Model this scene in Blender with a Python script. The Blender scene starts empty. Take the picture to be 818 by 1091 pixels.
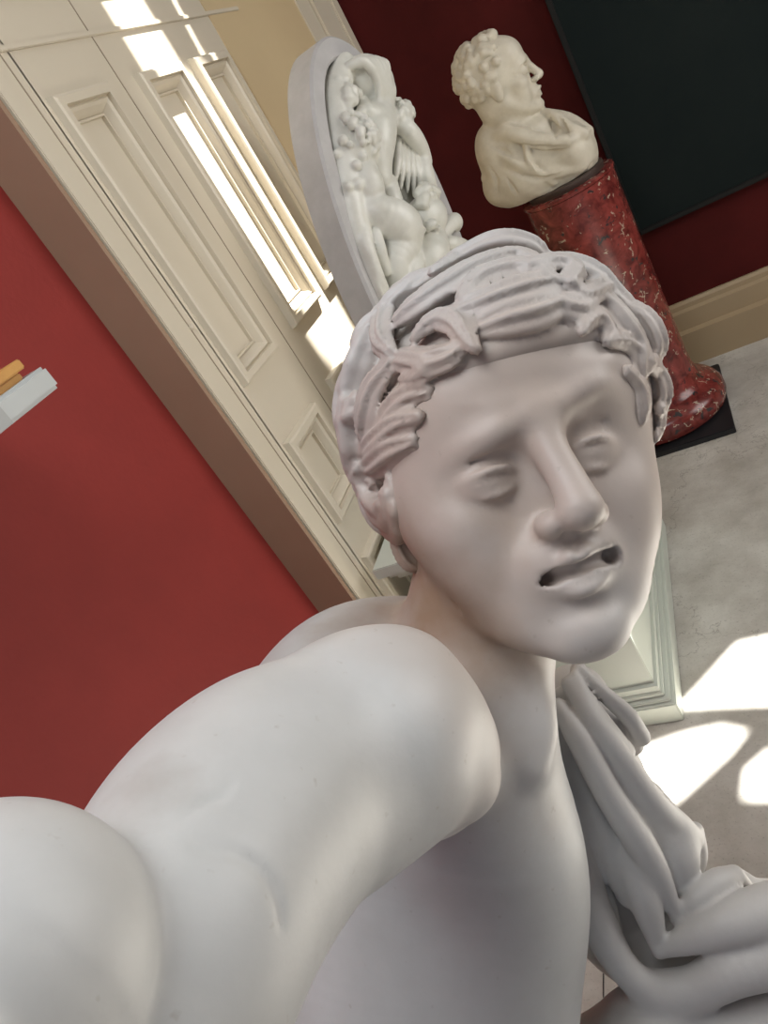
import bpy, bmesh, math, random
import numpy as np
from mathutils import Vector, Matrix, noise
random.seed(7)
C = bpy.context.scene.collection
V = np.array
def nrm(v):
    v = np.asarray(v, float); return v/np.linalg.norm(v)

HY, HP, HR, HZ, HS = 6, 0, 14, .50, 1.14      # head yaw, pitch, roll (camera axes), depth, scale
BODY_H, HAIR_H, DRAPE_H = .0030, .0026, .0032
SUN_E, WORLD_E, EXPO = 28, .35, 0.06
AREAS = [('skylight', (-.3, .0, 2.9), (-.2, .3, 0), 1.1, 1.1, 23, (.93, .97, 1)),
         ('side_fill', (2.3, 1.9, 1.9), (-.9, 1.6, 1.2), 1.5, 1.8, 46, (1, .98, .95))]  # unseen area lamp added for the face rim and the light on the door
# ---------------------------------------------------------------- camera (two vanishing points measured on the photo)
F_PX = 821.0; CX, CY = 409.0, 545.5; H = 1.5
dn = nrm([1382-CX, 2048-CY, F_PX])
h1 = nrm([650-CX, -60-CY, F_PX]); h1 = nrm(h1-dn*np.dot(h1, dn))
h2 = np.cross(h1, -dn)
R = np.stack([h2, h1, -dn])              # rows: world axes in camera coordinates (x right, y down, z forward)
CAM = V([0, 0, H])
def cw(v): return R @ np.asarray(v, float)                 # camera vector -> world vector
def W(px, py, z): return CAM + cw([(px-CX)/F_PX*z, (py-CY)/F_PX*z, z])
def ray(px, py): return cw([(px-CX)/F_PX, (py-CY)/F_PX, 1.0])
def on_x(px, py, X): r = ray(px, py); return CAM + r*(X/r[0])
def on_y(px, py, Y): r = ray(px, py); return CAM + r*(Y/r[1])
def on_z(px, py, Z): r = ray(px, py); return CAM + r*((Z-H)/r[2])

cam = bpy.data.cameras.new('camera'); co = bpy.data.objects.new('camera', cam); C.objects.link(co)
right, down, fwd = R[:, 0], R[:, 1], R[:, 2]
co.matrix_world = Matrix(((right[0], -down[0], -fwd[0], 0), (right[1], -down[1], -fwd[1], 0), (right[2], -down[2], -fwd[2], H), (0, 0, 0, 1)))
cam.sensor_fit = 'VERTICAL'; cam.sensor_height = 24; cam.lens = F_PX/1091*24; cam.clip_start = 0.01
bpy.context.scene.camera = co

# ---------------------------------------------------------------- materials
def mat(name, col, rough=.5, noise_amt=0.0, scale=8, col2=None, bump=0.0, bscale=60, spec=.5, build=None):
    m = bpy.data.materials.new(name); m.use_nodes = True
    nt = m.node_tree; b = nt.nodes['Principled BSDF']
    b.inputs['Base Color'].default_value = (*col, 1); b.inputs['Roughness'].default_value = rough
    b.inputs['Specular IOR Level'].default_value = spec
    tc = nt.nodes.new('ShaderNodeTexCoord')
    if col2:
        n = nt.nodes.new('ShaderNodeTexNoise'); n.inputs['Scale'].default_value = scale; n.inputs['Detail'].default_value = 6; n.inputs['Roughness'].default_value = .6
        nt.links.new(tc.outputs['Object'], n.inputs['Vector'])
        r = nt.nodes.new('ShaderNodeValToRGB'); r.color_ramp.elements[0].position = .5-noise_amt; r.color_ramp.elements[1].position = .5+noise_amt
        r.color_ramp.elements[0].color = (*col, 1); r.color_ramp.elements[1].color = (*col2, 1)
        nt.links.new(n.outputs['Fac'], r.inputs['Fac']); nt.links.new(r.outputs['Color'], b.inputs['Base Color'])
    if bump:
        n = nt.nodes.new('ShaderNodeTexNoise'); n.inputs['Scale'].default_value = bscale; n.inputs['Detail'].default_value = 5
        nt.links.new(tc.outputs['Object'], n.inputs['Vector'])
        bp = nt.nodes.new('ShaderNodeBump'); bp.inputs['Strength'].default_value = bump; bp.inputs['Distance'].default_value = .002
        nt.links.new(n.outputs['Fac'], bp.inputs['Height']); nt.links.new(bp.outputs['Normal'], b.inputs['Normal'])
    if build: build(m, nt, b, tc)
    return m

def stained_shaded(m, nt, b, tc):
    # brown patches on head and neck: painted warm shade of the face, plus patina
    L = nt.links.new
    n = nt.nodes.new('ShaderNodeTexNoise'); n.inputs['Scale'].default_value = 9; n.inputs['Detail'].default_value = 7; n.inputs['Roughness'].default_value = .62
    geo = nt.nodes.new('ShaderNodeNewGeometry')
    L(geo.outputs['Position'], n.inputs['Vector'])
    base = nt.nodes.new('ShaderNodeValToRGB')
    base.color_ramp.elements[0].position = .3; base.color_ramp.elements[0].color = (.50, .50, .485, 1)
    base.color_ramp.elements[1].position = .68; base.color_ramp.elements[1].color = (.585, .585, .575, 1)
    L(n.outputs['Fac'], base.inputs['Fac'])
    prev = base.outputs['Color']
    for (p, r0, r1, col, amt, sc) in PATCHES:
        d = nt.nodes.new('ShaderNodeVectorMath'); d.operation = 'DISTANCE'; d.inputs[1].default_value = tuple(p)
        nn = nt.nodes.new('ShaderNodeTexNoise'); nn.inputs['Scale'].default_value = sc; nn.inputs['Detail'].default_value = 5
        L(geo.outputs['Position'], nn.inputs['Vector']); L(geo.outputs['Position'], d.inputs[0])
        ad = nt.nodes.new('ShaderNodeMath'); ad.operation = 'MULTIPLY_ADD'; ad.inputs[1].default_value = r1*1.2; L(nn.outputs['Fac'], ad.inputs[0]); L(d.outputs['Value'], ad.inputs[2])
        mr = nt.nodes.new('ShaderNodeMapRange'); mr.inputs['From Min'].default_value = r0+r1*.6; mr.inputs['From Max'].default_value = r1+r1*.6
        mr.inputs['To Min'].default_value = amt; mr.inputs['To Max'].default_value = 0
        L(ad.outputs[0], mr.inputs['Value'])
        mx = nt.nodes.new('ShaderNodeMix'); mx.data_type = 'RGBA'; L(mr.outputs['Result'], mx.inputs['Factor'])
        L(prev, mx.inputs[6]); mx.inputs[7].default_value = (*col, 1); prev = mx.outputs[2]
    # fine dark specks in the stone
    sp = nt.nodes.new('ShaderNodeTexNoise'); sp.inputs['Scale'].default_value = 130; sp.inputs['Detail'].default_value = 2
    L(geo.outputs['Position'], sp.inputs['Vector'])
    sr = nt.nodes.new('ShaderNodeMapRange'); sr.inputs['From Min'].default_value = .70; sr.inputs['From Max'].default_value = .80; sr.inputs['To Max'].default_value = .35
    L(sp.outputs['Fac'], sr.inputs['Value'])
    mx = nt.nodes.new('ShaderNodeMix'); mx.data_type = 'RGBA'; L(sr.outputs['Result'], mx.inputs['Factor']); L(prev, mx.inputs[6]); mx.inputs[7].default_value = (.3, .25, .2, 1)
    L(mx.outputs[2], b.inputs['Base Color'])
    bp = nt.nodes.new('ShaderNodeBump'); bp.inputs['Strength'].default_value = .25; bp.inputs['Distance'].default_value = .0015
    b2 = nt.nodes.new('ShaderNodeTexNoise'); b2.inputs['Scale'].default_value = 45; b2.inputs['Detail'].default_value = 6
    L(geo.outputs['Position'], b2.inputs['Vector']); L(b2.outputs['Fac'], bp.inputs['Height']); L(bp.outputs['Normal'], b.inputs['Normal'])
FACE_SHADE = (.50, .42, .37)  # brownish shade of the face, painted in as a tint
PATCHES = [(W(575, 500, .57), .11, .24, FACE_SHADE, .9, 6),
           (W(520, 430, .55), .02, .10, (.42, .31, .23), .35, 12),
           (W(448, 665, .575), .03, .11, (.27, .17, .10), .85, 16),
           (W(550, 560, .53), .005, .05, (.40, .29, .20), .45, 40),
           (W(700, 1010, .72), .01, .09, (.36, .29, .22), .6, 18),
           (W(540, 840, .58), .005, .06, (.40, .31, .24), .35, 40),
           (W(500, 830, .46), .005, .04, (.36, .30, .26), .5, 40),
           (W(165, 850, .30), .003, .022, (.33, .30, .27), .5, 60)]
M_MARBLE = mat('white_marble', (.7, .7, .7), .46, build=stained_shaded)
M_DRAPE = mat('drapery_marble', (.60, .585, .565), .5, .25, 10, (.50, .48, .46), .2, 60)
M_PLASTER = mat('tondo_plaster', (.40, .385, .375), .6, .2, 20, (.47, .455, .445), .3, 60)
M_RELIEF = mat('relief_plaster', (.70, .69, .63), .38, .2, 14, (.56, .55, .48), .25, 50)
M_BUST = mat('bust_marble', (.66, .61, .50), .5, .22, 16, (.50, .45, .35), .3, 50)
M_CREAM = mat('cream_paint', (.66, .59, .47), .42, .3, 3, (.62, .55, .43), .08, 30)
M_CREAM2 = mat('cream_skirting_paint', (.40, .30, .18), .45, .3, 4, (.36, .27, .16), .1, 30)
M_JAMB = mat('shaded_jamb_cream', (.30, .19, .125), .5, .3, 4, (.36, .24, .16), .1, 40)  # shade of the architrave side put into the colour, brown instead of cream
M_PED = mat('pale_green_pedestal_paint', (.58, .61, .54), .4, .3, 3, (.52, .55, .48), .08, 30)
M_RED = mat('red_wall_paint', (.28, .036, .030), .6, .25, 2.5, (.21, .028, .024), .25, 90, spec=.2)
M_DRED = mat('shaded_red_wall', (.085, .010, .009), .75, .25, 2.5, (.045, .006, .005), .25, 90, spec=.12)  # shade of the far wall painted in as a darker red
M_CANVAS = mat('dark_canvas', (.006, .011, .011), .7, .25, 3.5, (.010, .015, .014), .3, 40, spec=.12)
M_BLACK = mat('black_base', (.012, .012, .014), .5)
M_WOODT = mat('dark_turntable_wood', (.05, .03, .022), .5)
M_SHELF = mat('grey_shelf_paint', (.52, .54, .53), .4)
M_WOOD = mat('yellow_wood', (.62, .33, .09), .5, .2, 30, (.50, .24, .06))
M_WHITE = mat('white_ceiling_paint', (.75, .74, .7), .7)

def scagliola(m, nt, b, tc):
    L = nt.links.new
    def nz(s, d, r=.5):
        n = nt.nodes.new('ShaderNodeTexNoise'); n.inputs['Scale'].default_value = s; n.inputs['Detail'].default_value = d; n.inputs['Roughness'].default_value = r; n.inputs['Distortion'].default_value = .6
        L(tc.outputs['Object'], n.inputs['Vector']); return n
    a = nz(22, 6, .6); r = nt.nodes.new('ShaderNodeValToRGB')
    r.color_ramp.elements[0].position = .35; r.color_ramp.elements[0].color = (.085, .013, .011, 1)
    r.color_ramp.elements[1].position = .7; r.color_ramp.elements[1].color = (.27, .05, .04, 1)
    L(a.outputs['Fac'], r.inputs['Fac'])
    # pale veins broken up by a second noise
    v = nt.nodes.new('ShaderNodeTexVoronoi'); v.feature = 'DISTANCE_TO_EDGE'; v.inputs['Scale'].default_value = 26
    w = nt.nodes.new('ShaderNodeVectorMath'); w.operation = 'ADD'; L(tc.outputs['Object'], w.inputs[0])
    dn_ = nz(30, 3); sc = nt.nodes.new('ShaderNodeVectorMath'); sc.operation = 'SCALE'; sc.inputs['Scale'].default_value = .05; L(dn_.outputs['Color'], sc.inputs[0]); L(sc.outputs[0], w.inputs[1]); L(w.outputs[0], v.inputs['Vector'])
    e = nt.nodes.new('ShaderNodeMapRange'); e.inputs['From Min'].default_value = .03; e.inputs['From Max'].default_value = .06; e.inputs['To Min'].default_value = 1; e.inputs['To Max'].default_value = 0; L(v.outputs['Distance'], e.inputs['Value'])
    br = nz(26, 4); bm_ = nt.nodes.new('ShaderNodeMapRange'); bm_.inputs['From Min'].default_value = .56; bm_.inputs['From Max'].default_value = .60; L(br.outputs['Fac'], bm_.inputs['Value'])
    mu = nt.nodes.new('ShaderNodeMath'); mu.operation = 'MULTIPLY'; L(e.outputs[0], mu.inputs[0]); L(bm_.outputs[0], mu.inputs[1])
    mx = nt.nodes.new('ShaderNodeMix'); mx.data_type = 'RGBA'; L(mu.outputs[0], mx.inputs['Factor']); L(r.outputs['Color'], mx.inputs[6]); mx.inputs[7].default_value = (.42, .33, .24, 1)
    dk = nz(40, 3); dm = nt.nodes.new('ShaderNodeMapRange'); dm.inputs['From Min'].default_value = .62; dm.inputs['From Max'].default_value = .68; L(dk.outputs['Fac'], dm.inputs['Value'])
    mx2 = nt.nodes.new('ShaderNodeMix'); mx2.data_type = 'RGBA'; L(dm.outputs[0], mx2.inputs['Factor']); L(mx.outputs[2], mx2.inputs[6]); mx2.inputs[7].default_value = (.03, .025, .025, 1)
    L(mx2.outputs[2], b.inputs['Base Color'])
M_SCAG = mat('red_scagliola', (.3, .03, .03), .22, build=scagliola)

def terrazzo(m, nt, b, tc):
    L = nt.links.new
    def nz(s, d, r=.6):
        n = nt.nodes.new('ShaderNodeTexNoise'); n.inputs['Scale'].default_value = s; n.inputs['Detail'].default_value = d; n.inputs['Roughness'].default_value = r
        L(tc.outputs['Object'], n.inputs['Vector']); return n
    a = nz(5, 7, .65); r = nt.nodes.new('ShaderNodeValToRGB')
    r.color_ramp.elements[0].position = .35; r.color_ramp.elements[0].color = (.40, .37, .32, 1)
    r.color_ramp.elements[1].position = .65; r.color_ramp.elements[1].color = (.60, .575, .52, 1)
    L(a.outputs['Fac'], r.inputs['Fac'])
    g = nz(150, 3, .7); gm = nt.nodes.new('ShaderNodeMapRange'); gm.inputs['From Min'].default_value = .58; gm.inputs['From Max'].default_value = .68; gm.inputs['To Max'].default_value = .5; L(g.outputs['Fac'], gm.inputs['Value'])
    mx = nt.nodes.new('ShaderNodeMix'); mx.data_type = 'RGBA'; L(gm.outputs[0], mx.inputs['Factor']); L(r.outputs['Color'], mx.inputs[6]); mx.inputs[7].default_value = (.22, .20, .17, 1)
    # hairline cracks
    v = nt.nodes.new('ShaderNodeTexVoronoi'); v.feature = 'DISTANCE_TO_EDGE'; v.inputs['Scale'].default_value = 1.7
    w = nt.nodes.new('ShaderNodeVectorMath'); w.operation = 'ADD'; L(tc.outputs['Object'], w.inputs[0])
    dn_ = nz(6, 6); sc = nt.nodes.new('ShaderNodeVectorMath'); sc.operation = 'SCALE'; sc.inputs['Scale'].default_value = .5; L(dn_.outputs['Color'], sc.inputs[0]); L(sc.outputs[0], w.inputs[1]); L(w.outputs[0], v.inputs['Vector'])
    e = nt.nodes.new('ShaderNodeMapRange'); e.inputs['From Min'].default_value = .0; e.inputs['From Max'].default_value = .006; e.inputs['To Min'].default_value = .55; e.inputs['To Max'].default_value = 0; L(v.outputs['Distance'], e.inputs['Value'])
    mx2 = nt.nodes.new('ShaderNodeMix'); mx2.data_type = 'RGBA'; L(e.outputs[0], mx2.inputs['Factor']); L(mx.outputs[2], mx2.inputs[6]); mx2.inputs[7].default_value = (.16, .14, .11, 1)
    L(mx2.outputs[2], b.inputs['Base Color'])
M_FLOOR = mat('pale_stone_floor', (.5, .5, .45), .5, build=terrazzo)

# ---------------------------------------------------------------- object helpers
def link(name, me, m, parent=None, smooth=False):
    o = bpy.data.objects.new(name, me); C.objects.link(o)
    if m: me.materials.append(m)
    if parent:
        o.parent = parent; o.matrix_parent_inverse = parent.matrix_world.inverted()
    if smooth:
        me.polygons.foreach_set('use_smooth', [True]*len(me.polygons))
        if len(me.polygons) < 20000: me.set_sharp_from_angle(angle=math.radians(32))
    return o
def from_bm(name, bm, m, parent=None, smooth=False):
    me = bpy.data.meshes.new(name); bmesh.ops.recalc_face_normals(bm, faces=bm.faces); bm.to_mesh(me); bm.free()
    return link(name, me, m, parent, smooth)
def thing(name, label, cat, loc, group=None):
    o = bpy.data.objects.new(name, None); C.objects.link(o); o.location = Vector(loc); o.empty_display_size = .05
    o['label'] = label; o['category'] = cat
    if group: o['group'] = group
    bpy.context.view_layer.update(); return o
def tag(o, label, cat): o['label'] = label; o['category'] = cat; return o
def struct(o): o['kind'] = 'structure'; return o
def bx(bm, x0, x1, y0, y1, z0, z1, bev=0.0):
    b2 = bmesh.new(); bmesh.ops.create_cube(b2, size=1)
    for v in b2.verts: v.co = Vector(((x0+x1)/2+v.co.x*(x1-x0), (y0+y1)/2+v.co.y*(y1-y0), (z0+z1)/2+v.co.z*(z1-z0)))
    if bev: bmesh.ops.bevel(b2, geom=list(b2.edges), offset=bev, segments=2, affect='EDGES')
    me = bpy.data.meshes.new('t'); b2.to_mesh(me); b2.free(); bm.from_mesh(me); bpy.data.meshes.remove(me)
def box(name, m, x0, x1, y0, y1, z0, z1, bev=0, parent=None):
    bm = bmesh.new(); bx(bm, x0, x1, y0, y1, z0, z1, bev); return from_bm(name, bm, m, parent)
def lathe(bm, prof, c, n=64):
    rings = []
    for r, z in prof:
        rings.append([bm.verts.new((c[0]+r*math.cos(2*math.pi*i/n), c[1]+r*math.sin(2*math.pi*i/n), c[2]+z)) for i in range(n)])
    for a, b in zip(rings, rings[1:]):
        for i in range(n): bm.faces.new((a[i], a[(i+1) % n], b[(i+1) % n], b[i]))
    bm.faces.new(rings[0][::-1]); bm.faces.new(rings[-1])
def sweep_rect(bm, y0, y1, z0, z1, X, prof):
    """mitred moulding frame on a plane X=const; prof = list of (inset, height)"""
    rings = []
    for ins, h in prof:
        rings.append([bm.verts.new(p) for p in ((X+h, y0+ins, z0+ins), (X+h, y1-ins, z0+ins), (X+h, y1-ins, z1-ins), (X+h, y0+ins, z1-ins))])
    for a, b in zip(rings, rings[1:]):
        for i in range(4): bm.faces.new((a[i], a[(i+1) % 4], b[(i+1) % 4], b[i]))
def extr(bm, prof, fn, a, b):
    """profile (u,v) swept between parameters a and b; fn(u,v,t)->xyz"""
    A = [bm.verts.new(fn(u, v, a)) for u, v in prof]; B = [bm.verts.new(fn(u, v, b)) for u, v in prof]
    n = len(prof)
    for i in range(n): bm.faces.new((A[i], A[(i+1) % n], B[(i+1) % n], B[i]))
    bm.faces.new(A[::-1]); bm.faces.new(B)

# ---------------------------------------------------------------- signed-distance sculpting
class Field:
    def __init__(s): s.ops = []
    def add(s, fn, lo, hi, k=0.0, mode='u'): s.ops.append((fn, np.asarray(lo, np.float32), np.asarray(hi, np.float32), k, mode))
    def ell(s, c, r, k=0.0, mode='u', M=None):
        """ellipsoid; M rows = its axes in world"""
        c = np.asarray(c, float); r = np.asarray(r, float)*np.ones(3); M = np.eye(3) if M is None else np.asarray(M)
        ext = np.sqrt(((M.T*r)**2).sum(1))
        cf = c.astype(np.float32); Mt = M.T.astype(np.float32); rf = r.astype(np.float32)
        def fn(P):
            q = ((P-cf) @ Mt)/rf; k0 = np.sqrt((q*q).sum(-1))+1e-9; q2 = q/rf; k1 = np.sqrt((q2*q2).sum(-1))+1e-9
            return k0*(k0-1)/k1
        s.add(fn, c-ext, c+ext, k, mode)
    def tube(s, pts, rad, k=0.0, mode='u', groove=0, gn=4, up=None, flat=1.0):
        pts = np.asarray(pts, float); rad = np.asarray(rad, float)*np.ones(len(pts))
        lo = (pts-rad[:, None]).min(0); hi = (pts+rad[:, None]).max(0)
        p32 = pts.astype(np.float32)
        segs = []
        for i in range(len(pts)-1):
            t = pts[i+1]-pts[i]; L2 = max(1e-12, (t*t).sum())
            if up is not None:
                u = np.asarray(up[i] if np.ndim(up) == 2 else up, float); tt = t/math.sqrt(L2); u = u-tt*np.dot(u, tt); u = nrm(u); b = np.cross(tt, u)
                segs.append((p32[i], t.astype(np.float32), np.float32(L2), rad[i], rad[i+1], u.astype(np.float32), b.astype(np.float32)))
            else: segs.append((p32[i], t.astype(np.float32), np.float32(L2), rad[i], rad[i+1], None, None))
        def fn(P):
            d = None
            for a, t, L2, r0, r1, u, b in segs:
                pa = P-a; h = np.clip((pa @ t)/L2, 0, 1)
                q = pa-h[..., None]*t; r = r0+(r1-r0)*h
                if u is not None:
                    qu = q @ u; qb = q @ b
                    e = q-qu[..., None]*u
                    dist = np.sqrt((e*e).sum(-1)+(qu/flat)**2)
                    dd = (dist-r)*min(1, flat)
                    if groove: dd = dd+groove*r*np.cos(gn*2*np.arctan2(qb, qu+1e-9))
                else: dd = np.sqrt((q*q).sum(-1))-r
                d = dd if d is None else np.minimum(d, dd)
            return d
        s.add(fn, lo, hi, k, mode)
    def _comb(s, d, e, k, mode):
        if mode == 'u':
            if k <= 0: return np.minimum(d, e)
            h = np.maximum(k-np.abs(d-e), 0)/k; return np.minimum(d, e)-h*h*h*k/6
        if mode == 's':
            e = -e
            if k <= 0: return np.maximum(d, e)
            h = np.maximum(k-np.abs(d-e), 0)/k; return np.maximum(d, e)+h*h*h*k/6
        if mode == 'i':
            h = np.maximum(k-np.abs(d-e), 0)/max(k, 1e-6); return np.maximum(d, e)+h*h*h*k/6
    def eval_blocks(s, P, lo, hi):
        """P (nb,m,3); lo,hi (nb,3) block bounds"""
        d = np.full(P.shape[:2], 1.0, np.float32)
        for fn, a, b, k, mode in s.ops:
            g = k*1.6+.025
            if mode == 'i': d = s._comb(d, fn(P), k, mode); continue
            m = ((lo <= b+g) & (hi >= a-g)).all(1)
            if m.any():
                d[m] = s._comb(d[m], fn(P[m]).astype(np.float32), np.float32(k), mode)
        return d
    def eval_pts(s, P):
        d = np.full(len(P), 1.0, np.float32)
        for fn, a, b, k, mode in s.ops:
            g = k*1.6+.025
            m = ((P <= b+g) & (P >= a-g)).all(1) if mode != 'i' else np.ones(len(P), bool)
            if m.any(): d[m] = s._comb(d[m], fn(P[m]).astype(np.float32), np.float32(k), mode)
        return d
    def mesh(s, h, lo=None, hi=None, B=8, disp=None):
        pos = [o for o in s.ops if o[4] == 'u']
        lo = np.min([o[1] for o in pos], 0)-.01 if lo is None else np.asarray(lo, float)
        hi = np.max([o[2] for o in pos], 0)+.01 if hi is None else np.asarray(hi, float)
        bs = h*B; n = np.ceil((hi-lo)/bs).astype(int)
        gi = np.stack(np.meshgrid(*[np.arange(k) for k in n], indexing='ij'), -1).reshape(-1, 3)
        keep = []
        for ch in np.array_split(gi, max(1, len(gi)//20000)):
            blo = (lo+ch*bs).astype(np.float32); c = blo+bs/2
            d = s.eval_blocks(c[:, None, :], blo, blo+np.float32(bs))[:, 0]
            keep.append(ch[np.abs(d) < bs*1.9])
        gi = np.concatenate(keep)
        # grow to be safe with inexact distances
        off = np.stack(np.meshgrid(*[np.arange(B+1)]*3, indexing='ij'), -1).reshape(-1, 3)
        N = n*B+2
        ck, cv, ex = [], [], []
        corner = V([[i, j, k] for i in (0, 1) for j in (0, 1) for k in (0, 1)])
        edges = [(0, 1), (2, 3), (4, 5), (6, 7), (0, 2), (1, 3), (4, 6), (5, 7), (0, 4), (1, 5), (2, 6), (3, 7)]
        for ch in np.array_split(gi, max(1, len(gi)//800)):
            I = ch[:, None, :]*B+off[None]
            P = (lo+I*h).astype(np.float32)
            D = s.eval_blocks(P, P[:, 0], P[:, -1]).reshape(-1, B+1, B+1, B+1)
            S = D < 0
            c8 = [D[:, i:B+i, j:B+j, k:B+k] for i, j, k in corner]
            sg = np.stack([q < 0 for q in c8]); cnt = sg.sum(0); act = (cnt > 0) & (cnt < 8)
            w = np.argwhere(act)
            if not len(w): continue
            vals = np.stack([q[act] for q in c8], 1)
            acc = np.zeros((len(w), 3)); num = np.zeros(len(w))
            for a, b in edges:
                va, vb = vals[:, a], vals[:, b]; cr = (va < 0) != (vb < 0)
                t = np.where(cr, va/np.where(cr, va-vb, 1), 0)
                acc += np.where(cr[:, None], corner[a]+(corner[b]-corner[a])*t[:, None], 0); num += cr
            cell = ch[w[:, 0]]*B+w[:, 1:]
            ck.append(cell); cv.append(lo+(cell+acc/num[:, None])*h)
            ex.append(np.stack([vals[:, 0] < 0, vals[:, 4] < 0, vals[:, 2] < 0, vals[:, 1] < 0], 1))
        cell = np.concatenate(ck); vert = np.concatenate(cv); ex = np.concatenate(ex)
        key = (cell[:, 0].astype(np.int64)*N[1]+cell[:, 1])*N[2]+cell[:, 2]
        o = np.argsort(key); key = key[o]; vert = vert[o]; cell = cell[o]; ex = ex[o]
        quads = []
        st = [int(N[1])*int(N[2]), int(N[2]), 1]
        for ax in range(3):
            a, b = (ax+1) % 3, (ax+2) % 3
            cr = ex[:, 0] != ex[:, ax+1]
            kk = key[cr]; q = np.stack([kk, kk-st[a], kk-st[a]-st[b], kk-st[b]], 1)
            idx = np.searchsorted(key, q); idx = np.clip(idx, 0, len(key)-1); ok = (key[idx] == q).all(1)
            flip = ~ex[cr, 0]
            idx = np.where(flip[:, None], idx[:, ::-1], idx)
            quads.append(idx[ok])
        quads = np.concatenate(quads)
        # project on the exact surface
        vert = vert.astype(np.float32); e = np.float32(h*.35)
        T = V([[1, -1, -1], [-1, -1, 1], [-1, 1, -1], [1, 1, 1]]).astype(np.float32)
        v0 = vert.copy()
        for it in range(2):
            g = sum(t[None]*s.eval_pts(vert+t*e)[:, None] for t in T)/(4*e)
            d = s.eval_pts(vert)
            vert = vert-g*(d/np.maximum((g*g).sum(1), .2))[:, None]
            dv = vert-v0; L = np.sqrt((dv*dv).sum(1))[:, None]
            vert = v0+dv*np.minimum(1, h*.9/np.maximum(L, 1e-9))
        return vert, quads
def mesh_obj(name, vq, m, parent=None):
    v, q = vq; me = bpy.data.meshes.new(name)
    me.vertices.add(len(v)); me.vertices.foreach_set('co', np.ascontiguousarray(v, np.float32).ravel())
    me.loops.add(q.size); me.loops.foreach_set('vertex_index', np.ascontiguousarray(q, np.int32).ravel())
    me.polygons.add(len(q)); me.polygons.foreach_set('loop_start', np.arange(0, q.size, 4, dtype=np.int32)); me.polygons.foreach_set('loop_total', np.full(len(q), 4, np.int32))
    me.update(calc_edges=True); me.validate()
    bm = bmesh.new(); bm.from_mesh(me)                      # drop stray crumbs, close pin holes
    seen = set(); crumbs = []; bm.verts.ensure_lookup_table()
    for v0 in bm.verts:
        if v0 in seen: continue
        st_, comp = [v0], [v0]; seen.add(v0)
        while st_:
            for e in st_.pop().link_edges:
                for b_ in e.verts:
                    if b_ not in seen: seen.add(b_); st_.append(b_); comp.append(b_)
        if len(comp) < 400: crumbs += comp
    bmesh.ops.delete(bm, geom=crumbs, context='VERTS')
    bmesh.ops.holes_fill(bm, edges=[e for e in bm.edges if len(e.link_faces) == 1], sides=0)
    bm.to_mesh(me); bm.free()
    return link(name, me, m, parent, True)
def cr(pts, n=5):
    """Catmull-Rom resample"""
    P = np.asarray(pts, float); P = np.vstack([2*P[0]-P[1], P, 2*P[-1]-P[-2]]); out = []
    for i in range(1, len(P)-2):
        for t in np.linspace(0, 1, n, endpoint=False):
            p0, p1, p2, p3 = P[i-1:i+3]
            out.append(.5*((2*p1)+(-p0+p2)*t+(2*p0-5*p1+4*p2-p3)*t*t+(-p0+3*p1-3*p2+p3)*t**3))
    out.append(P[-2]); return np.array(out)

def hit(fd, px, py, t=.12):
    d = ray(px, py); d = d/np.linalg.norm(d)
    for _ in range(60):
        e = float(fd.eval_pts((CAM+d*t)[None].astype(np.float32))[0]); t += min(e, .02)*.8
        if e < 2e-4: break
    return CAM+d*t
class Frame:
    def __init__(s, o, Rx, Fy, Uz, sc): s.o = np.asarray(o, float); s.A = np.stack([Rx, Fy, Uz]); s.s = sc
    def p(s, *q): q = np.asarray(q if len(q) > 1 else q[0], float); return s.o+(q*s.s) @ s.A
    def v(s, q): return np.asarray(q, float) @ s.A
    def loc(s, P): return ((np.asarray(P)-s.o) @ s.A.T)/s.s

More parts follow.
